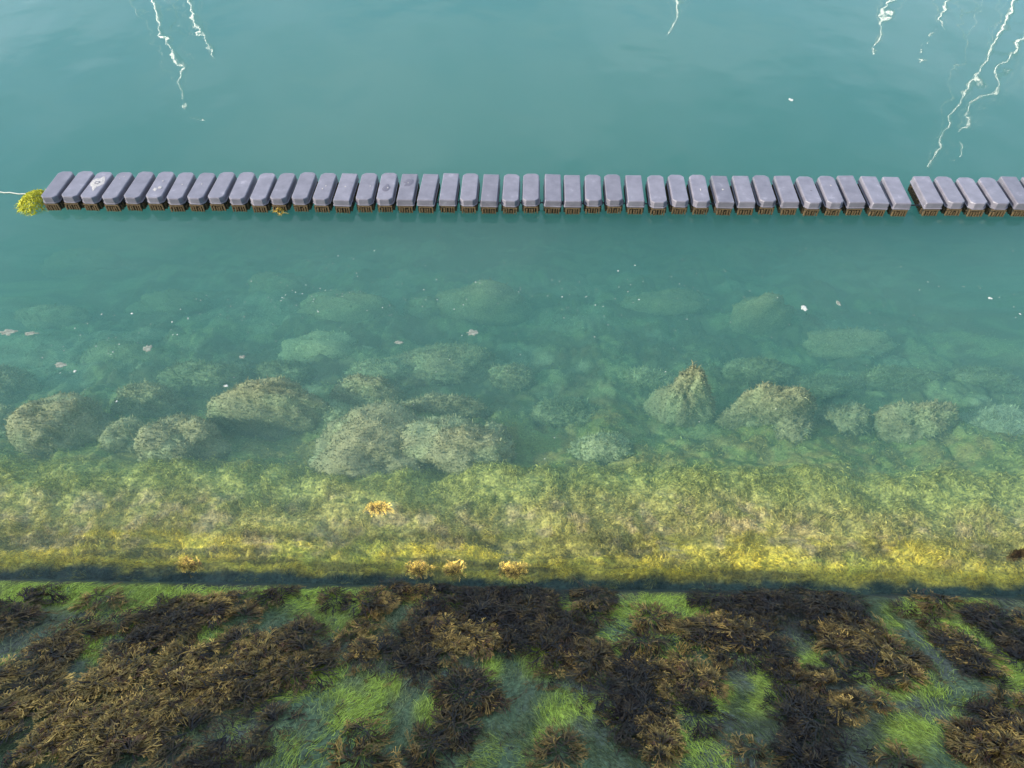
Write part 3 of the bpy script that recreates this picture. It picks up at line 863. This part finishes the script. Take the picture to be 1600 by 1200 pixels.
def splat(name, rad, mat, seed, stretch=1.0):
    r = random.Random(seed); n = 14
    ph = [r.uniform(.55, 1.2) for _ in range(n)]
    V = [(0, 0, .004)] + [(rad * ph[k] * math.cos(k / n * 6.283) , rad * stretch * ph[k] * math.sin(k / n * 6.283), .0005) for k in range(n)]
    V += [(rad * .6 * ph[k] * math.cos(k / n * 6.283), rad * .6 * stretch * ph[k] * math.sin(k / n * 6.283), .0035) for k in range(n)]
    F = [(0, n + 1 + k, n + 1 + (k + 1) % n) for k in range(n)] + [(n + 1 + k, 1 + k, 1 + (k + 1) % n, n + 1 + (k + 1) % n) for k in range(n)]
    me = bpy.data.meshes.new(name); me.from_pydata(V, [], F); me.materials.append(mat); me.update()
    return me

FX = [57.5, 89, 120, 154, 187, 221, 254.5, 287, 319.5, 352.5, 385.8, 417.8, 450.6, 484, 517.2, 550.9, 583.4, 616, 649, 682.2, 715, 747.8, 780.6, 813.4, 847.2, 879, 911.9, 944.7, 978.4,
      1014, 1046.9, 1081.6, 1117, 1151.9, 1184.7, 1220.3, 1255, 1289.7, 1323.4, 1359, 1394.7, 1445.3, 1480, 1514.7, 1549.4, 1586, 1622, 1657]
SQ = {517.2, 616, 649, 682.2, 747.8, 847.2, 879, 978.4, 1117, 1151.9, 1220.3, 1323.4, 1359, 1394.7, 1445.3, 1586, 1622}
ordn = ["first", "second", "third", "fourth", "fifth", "sixth", "seventh", "eighth", "ninth", "tenth", "eleventh", "twelfth", "thirteenth", "fourteenth", "fifteenth", "sixteenth",
        "seventeenth", "eighteenth", "nineteenth", "twentieth", "twenty-first", "twenty-second", "twenty-third", "twenty-fourth", "twenty-fifth"]
MARKS = {120: ("with a white dropping in a dark ring", [("w", 0, .02, .085, 1.9), ("d", 0.0, .03, .045, 1.0), ("w", .0, .03, .025, 1)]),
         221: ("blotched with white droppings", [("w", -.03, -.12, .035, 1.2), ("w", .03, -.08, .03, 1), ("w", .02, .07, .012, 1)]),
         254.5: ("with a small pale fleck", [("w", .02, .02, .012, 1)]),
         287: ("with a thin pale smear", [("w", .0, .03, .010, 2.2)]),
         154: ("with faint pale specks near its far end", [("w", .02, .2, .010, 1), ("w", -.02, .14, .008, 1)]),
         484: ("with two small white droppings in the middle", [("w", .02, .0, .012, 1.2), ("w", -.01, -.07, .014, 1)]),
         517.2: ("square-cornered with a bright white dropping", [("w", .0, .0, .014, 1)]),
         550.9: ("plain with a pale scuff", [("w", .05, .0, .008, 2)]),
         583.4: ("with an oval stain on its near half", [("d", .01, -.06, .062, 1.6), ("w", .02, -.05, .010, 1.5)]),
         616: ("with a round stain on its far half", [("d", -.0, .10, .068, 1.6), ("w", -.0, .08, .008, 1)]),
         1081.6: ("with a streaky white mark", [("w", .01, -.04, .010, 2.6)]),
         1117: ("square-cornered with a chalky smudge", [("w", .0, -.02, .016, 1.2)]),
         1255: ("with a small dark spot", [("d", .02, -.03, .014, 1.0)]),
         1289.7: ("with a pale scuff near its far end", [("w", .02, .08, .012, 1.3)])}
a0 = at(57, 327, 0); a1 = at(1600, 337, 0)
ldir = (a1 - a0) / (a1[0] - a0[0])
YAW = R(-2.2)
ZT = 0.185
roots = []
# index of the floats that only join in past the right edge is kept for the neighbourhood of the frame
for i, fx in enumerate(FX):
    frac = (fx - 57) / 1543
    ytop = 308 + 10 * frac if fx > 300 else 308.5
    p = at(fx + 3, 309 + 6.5 * frac, ZT)
    # keep on the boom's straight line
    yl = a0[1] + (p[0] - a0[0]) * ldir[1] + 0.012 * math.sin(i * 1.7)
    cxw = p[0] + FW / 2 - 0.004 + math.sin(-YAW) * FL / 2
    cyw = yl + FL / 2
    root = empty("boom_float", (cxw, cyw, 0))
    root.rotation_euler = (random.uniform(-.018, .018), random.uniform(-.035, .035), YAW + random.uniform(-.02, .02))
    kind = "square" if fx in SQ else "cut"
    shell, base = FPROT[kind]
    link("shell", shell, root)
    bb_ = link("fouled_base", base, root)
    rb = link("fouling", RIBS[i % 5], bb_); rb["kind"] = "stuff"
    for lg in lugs: link("lug", lg, root)
    mk = MARKS.get(fx)
    if mk:
        for j, (t_, mx_, my_, rr, st) in enumerate(mk[1]):
            s_ = link("dropping" if t_ == "w" else "stain", splat("dropping" if t_ == "w" else "stain", rr, M_white if t_ == "w" else M_damp, i * 10 + j, st), root)
            s_.location = (mx_, my_, ZT + 0.0006 + 0.0035 * j)
    look = mk[0] if mk else ("with square corners" if kind == "square" else "with cut corners")
    if i < 21: pos = "%s from the weedy left end" % ordn[i]
    elif i < 41: pos = "%s left of the gap" % ordn[40 - i] + ""
    else: pos = "%s right of the gap" % ordn[i - 41]
    tag(root, "grey float %s, %s" % (look, pos), "boom float", "floats of the floating boom")
    roots.append(root)

def tube(name, pts, r, mat, sides=6, parent=None):
    pts = np.array(pts, float); n = len(pts)
    t = np.gradient(pts, axis=0); t /= np.linalg.norm(t, axis=1)[:, None] + 1e-9
    up = np.array([0, 0, 1.0]) if abs(t[0, 2]) < .9 else np.array([1.0, 0, 0])
    s1 = np.cross(t, up); s1 /= np.linalg.norm(s1, axis=1)[:, None] + 1e-9
    s2 = np.cross(s1, t)
    rr = np.full(n, r) if np.ndim(r) == 0 else np.array(r)
    V = np.concatenate([pts + rr[:, None] * (math.cos(k / sides * 6.2832) * s1 + math.sin(k / sides * 6.2832) * s2) for k in range(sides)])
    F = [(k * n + i, k * n + i + 1, ((k + 1) % sides) * n + i + 1, ((k + 1) % sides) * n + i) for k in range(sides) for i in range(n - 1)]
    return np_mesh(name, V, np.array(F), mat, None, True, parent)

L0 = roots[0].location; L1 = roots[-1].location
pts = []
for k, r_ in enumerate(roots):
    pts.append((r_.location.x, r_.location.y - 0.195, 0.074)); 
    if k < len(roots) - 1:
        q = roots[k + 1].location
        pts.append(((r_.location.x + q.x) / 2, (r_.location.y + q.y) / 2 - 0.195, 0.070))
cable = tube("boom_cable", pts, 0.009, M_rope)
tag(cable, "dark cable threading the grey floats of the boom together", "cable")
pl = [at(66, 318, 0.03), at(45, 304, 0.01), at(0, 300, 0.008), at(-80, 296, 0.008), at(-400, 286, 0.008), at(-900, 270, 0.008)]
pp = []
for a, b_ in zip(pl[:-1], pl[1:]):
    for k in range(6): pp.append(a + (b_ - a) * k / 6 + np.array([0, 0.01 * math.sin(k * 2.1), 0]))
mr_ = tube("mooring_rope", pp, 0.009, M_prope)
tag(mr_, "thin pale rope leading off left from the end of the boom", "rope")

def tuft(name, px, py, rx, ry, n, c, lab, z=0.0, hgt=0.12):
    c0 = at(px, py, z); dep = 10.0 if py < 400 else 7.5
    rw = rx * dep / FPX; rd = ry * dep / FPX / 0.6
    th = rng.uniform(0, 6.28, n); r = np.sqrt(rng.random(n))
    x = r * np.cos(th) * rw; y = r * np.sin(th) * rd
    hf = lambda a, b: -0.02 + hgt * np.clip(1 - (a / rw) ** 2 - (b / rd) ** 2, 0, 1)
    P = strands(x, y, rng.uniform(0, 6.28, n), rng.uniform(.03, .10, n), rng.uniform(.006, .012, n), np.tile(np.array(c), (n, 1)), hf, 3, .5, .012, .02, .25, .6)
    o = np_mesh(name, P[0], P[1], M_fil, P[2]); o.location = (c0[0], c0[1], z)
    return tag(o, lab, "seaweed tuft")
tuft("algae_tuft", 56, 316, 24, 17, 1100, (0.46, 0.46, 0.04), "yellow-green algae ball fouling the left end of the boom where the rope leaves")
tuft("algae_tuft", 438, 330, 7, 4, 60, (0.35, 0.25, 0.05), "small tan weed tuft stuck to the foot of a float, thirteenth from the left end", 0, 0.05)

# ------------------------------------------------------------------ floating scum
M_scum = plain_mat("dry foam scum", (0.45, 0.47, 0.42), .9, 0, .2, 60, .7, 1.1)
M_film = plain_mat("brownish foam film", (0.20, 0.23, 0.19), .9, 0, .2, 25, .5, 1.2)
def flake(V, F, cx, cy, r, rs, st=1.0):
    n = 6; o = len(V); a0_ = rs.uniform(0, 6.28)
    V.append((cx, cy, .0045))
    for k in range(n):
        q = rs.uniform(.6, 1.2); a = a0_ + k / n * 6.283
        V.append((cx + r * q * math.cos(a) * st, cy + r * q * math.sin(a), .0015))
    for k in range(n): F.append((o, o + 1 + k, o + 1 + (k + 1) % n))
rs = random.Random(3)
V, F = [], []
def band_speck(n, x0, x1, f, sp, r0, r1):
    for _ in range(n):
        px = rs.uniform(x0, x1); py = f(px) + rs.gauss(0, sp)
        c = at(px, py, 0); flake(V, F, c[0], c[1], rs.uniform(r0, r1) * (1 if rs.random() > .06 else 2.2), rs)
band_speck(80, 60, 560, lambda x: 545 - 0.22 * (x - 60), 28, .004, .009)
band_speck(60, 380, 900, lambda x: 455 - 0.02 * x, 34, .003, .007)
band_speck(70, 850, 1600, lambda x: 455 + 0.01 * (x - 850), 34, .003, .007)
band_speck(30, 600, 1000, lambda x: 470, 22, .005, .010)
band_speck(30, 0, 1600, lambda x: 600, 70, .004, .008)
band_speck(25, 0, 1600, lambda x: 390, 25, .003, .006)
me = bpy.data.meshes.new("scum_specks"); me.from_pydata(V, [], F); me.materials.append(M_scum); me.update()
tag(link("scum_specks", me), "fine white specks of scum drifting in loose trails on the water", None, None, "stuff")
def scum_patch(name, px, py, rx, ry, seed, lab, mat, cat="foam patch", rot=0.0):
    r = random.Random(seed); c = at(px, py, 0)
    d = math.hypot(c[1] * math.cos(PITCH) + CAM_H * math.sin(PITCH), 0)
    th = PITCH + math.atan((py - 600) / FPX)
    ax = rx * d / FPX; ay = ry * d / FPX / math.sin(th)
    n = 22; ph = [r.uniform(.55, 1.15) for _ in range(n)]
    V = [(0, 0, .005)]; F = []
    for lv, (s_, z_) in enumerate(((.7, .0045), (1, .0012))):
        for k in range(n):
            a = k / n * 6.283
            X_, Y_ = ax * s_ * ph[k] * math.cos(a), ay * s_ * ph[k] * math.sin(a)
            V.append((X_ * math.cos(rot) - Y_ * math.sin(rot), X_ * math.sin(rot) + Y_ * math.cos(rot), z_))
    for k in range(n):
        F.append((0, 1 + k, 1 + (k + 1) % n)); F.append((1 + k, n + 1 + k, n + 1 + (k + 1) % n, 1 + (k + 1) % n))
    me = bpy.data.meshes.new(name); me.from_pydata(V, [], F); me.materials.append(mat); me.update()
    o = link(name, me); o.location = (c[0], c[1], 0)
    return tag(o, lab, cat, "scum flecks on the water")
for a in ((12, 519, 16, 5, 1, "pale foam patch touching the left edge", M_film), (48, 521, 12, 3, 2, "thin streak of foam right of the patch at the left edge", M_film),
          (231, 544, 8, 6, 3, "brownish foam blob in mid water on the left", M_film), (95, 570, 13, 4, 4, "faint foam streak above the far-left boulder", M_film),
          (378, 558, 5, 3, 5, "tiny brownish foam blob left of centre above the craggy boulder", M_film), (623, 535, 7, 3, 6, "small pinkish foam blob near the wide flat-topped boulder", M_film),
          (1256, 481, 6, 5, 7, "pale rounded foam blob right of the slanting boulder", M_scum), (1310, 474, 4, 5, 8, "faint foam fleck right of the pale rounded blob", M_film),
          (1547, 466, 4, 2, 9, "single bright white fleck far right", M_scum), (353, 603, 4, 2, 10, "bright white fleck above the broad craggy boulder", M_scum),
          (117, 580, 3, 2, 11, "bright white fleck above the far-left boulder", M_scum), (1236, 156, 4, 2.5, 12, "lone white speck on the open water beyond the boom", M_scum)):
    scum_patch("foam_patch", *a)
scum_patch("feather", 738, 520, 9, 5, 20, "small pale branching feather drifting at the centre", M_film, "feather")

# ------------------------------------------------------------------ quay behind and below the viewer (throws the shade on the wall)
QY, QZ = 0.12, 4.28
M_conc = plain_mat("quay concrete", (0.33, 0.31, 0.28), .9, 0, .2, 12, .7, 1.2)
rot = -math.atan(SHORE_T)
me = boxes("quay", [(-90, -14, -1, 90, 0, QZ)], M_conc)
quay = link("quay", me); quay.location = (0, QY, 0); quay.rotation_euler = (0, 0, rot)
tag(quay, "concrete quay the picture is taken from, casting its shade on the wall", None, None, "structure")
M_steel = plain_mat("galvanised rail", (0.42, 0.43, 0.44), .45, .8, .5)
hr = empty("handrail", (0, -0.12, QZ)); hr.rotation_euler = (0, 0, rot)
RH = 0.78
tube("top_rail", [(-40 + k * 4, 0, RH) for k in range(21)], 0.024, M_steel, 8, hr)
for k in range(-13, 14):
    p_ = tube("post", [(k * 3.0 + 1.3, 0, 0), (k * 3.0 + 1.3, 0, RH * .5), (k * 3.0 + 1.3, 0, RH - 0.02)], 0.022, M_steel, 8, hr)
tag(hr, "steel handrail along the quay edge under the viewer", "handrail")

# ------------------------------------------------------------------ moored yachts past the top of the frame; their sunlit masts are mirrored in the water
M_alu = plain_mat("bright aluminium", (0.95, 0.94, 0.90), .5, 1.0, .5, 3, .95, 1.0)
M_hull = plain_mat("white gelcoat", (0.8, 0.8, 0.78), .25, 0, .5, 3, .95, 1.0)
M_blue = plain_mat("navy canvas", (0.02, 0.03, 0.10), .8)
def yacht(px, py, D, lab, rad=0.12, lean=0.0):
    w = at(px, py, 0)                     # the mirrored masthead is seen in the water here
    az = w[0] / w[1]
    el = CAM_H / math.hypot(w[0], w[1])
    mx_, my_ = az * D, D
    hor = math.hypot(mx_ - w[0], my_ - w[1])
    H = hor * el
    root = empty("sailing_yacht", (mx_, my_, 0)); root.rotation_euler = (0, 0, R(90 + lean))
    Ls, Bm = H * .78, H * .25
    V, F = [], []; n = 17
    secs = 13
    for s_ in range(secs):
        t = s_ / (secs - 1); hw = Bm / 2 * math.sin(math.pi * min(1, (t * .86 + .14))) ** .7 if t < 1 else 0.02
        xx = (t - .45) * Ls; fb = 1.0 + .35 * t * t
        for q in range(7):
            ph = q / 6 * math.pi
            V.append((xx, -hw * math.cos(ph), -0.55 * math.sin(ph) ** .8 if 0 < q < 6 else fb))
    for s_ in range(secs - 1):
        for q in range(6):
            a = s_ * 7 + q; F.append((a, a + 1, a + 8, a + 7))
    hull = np_mesh("hull", np.array(V), np.array(F), M_hull, None, True, root)
    DV, DF = [], []
    for s_ in range(secs):
        DV += [V[s_ * 7], V[s_ * 7 + 6]]
    for s_ in range(secs - 1): DF.append((s_ * 2, s_ * 2 + 1, s_ * 2 + 3, s_ * 2 + 2))
    np_mesh("deck", np.array(DV) - np.array([0, 0, .04]), np.array(DF), M_hull, None, False, root)
    link("cabin", boxes("cabin", [(-Ls * .18, -Bm * .25, 1.0, Ls * .18, Bm * .25, 1.5)], M_hull), root)
    tube("mast", [(0, 0, 1.0 + (H - 1.0) * k / 8) for k in range(9)], [rad] * 7 + [rad * .85, rad * .6], M_alu, 12, root)
    tube("mainsail_boom", [(0, 0, 2.2), (-Ls * .2, 0, 2.2), (-Ls * .38, 0, 2.2)], .07, M_alu, 8, root)
    link("sail_cover", boxes("sail_cover", [(-Ls * .37, -.1, 2.28, -.15, .1, 2.5)], M_blue), root)
    for s_ in (-1, 1):
        tube("spreader", [(0, 0, H * .62), (0, s_ * Bm * .2, H * .62), (0, s_ * Bm * .36, H * .625)], .025, M_alu, 6, root)
        tube("shroud", [(0, s_ * Bm * .46, 1.1), (0, s_ * Bm * .36, H * .625), (0, 0, H * .97)], .010, M_alu, 5, root)
    tube("forestay", [(Ls * .52, 0, 1.3), (Ls * .26, 0, (1.3 + H) / 2), (0, 0, H * .98)], .022, M_hull, 6, root)
    tube("backstay", [(-Ls * .43, 0, 1.1), (-Ls * .22, 0, (1.1 + H) / 2), (0, 0, H * .99)], .008, M_alu, 5, root)
    tag(root, lab, "sailing yacht", "yachts moored beyond the boom")
yacht(301, 168, 33, "moored white yacht whose mast is mirrored longest at the upper left")
yacht(320, 92, 38, "moored white yacht whose mast is mirrored just right of the longest at the upper left", .13)
yacht(1050, 52, 42, "moored white yacht whose masthead is mirrored alone at the top right of centre", .14)
yacht(1364, 72, 40, "moored white yacht whose masthead is mirrored left of the close pair at the top right", .14)
yacht(1455, 68, 41, "moored white yacht whose masthead is mirrored in the middle of the top right", .11)
yacht(1452, 272, 31, "moored white yacht whose mast is mirrored down to the gap in the boom", .12)
yacht(1502, 232, 34, "moored white yacht whose mast is mirrored as the thinner line at the right edge", .10)
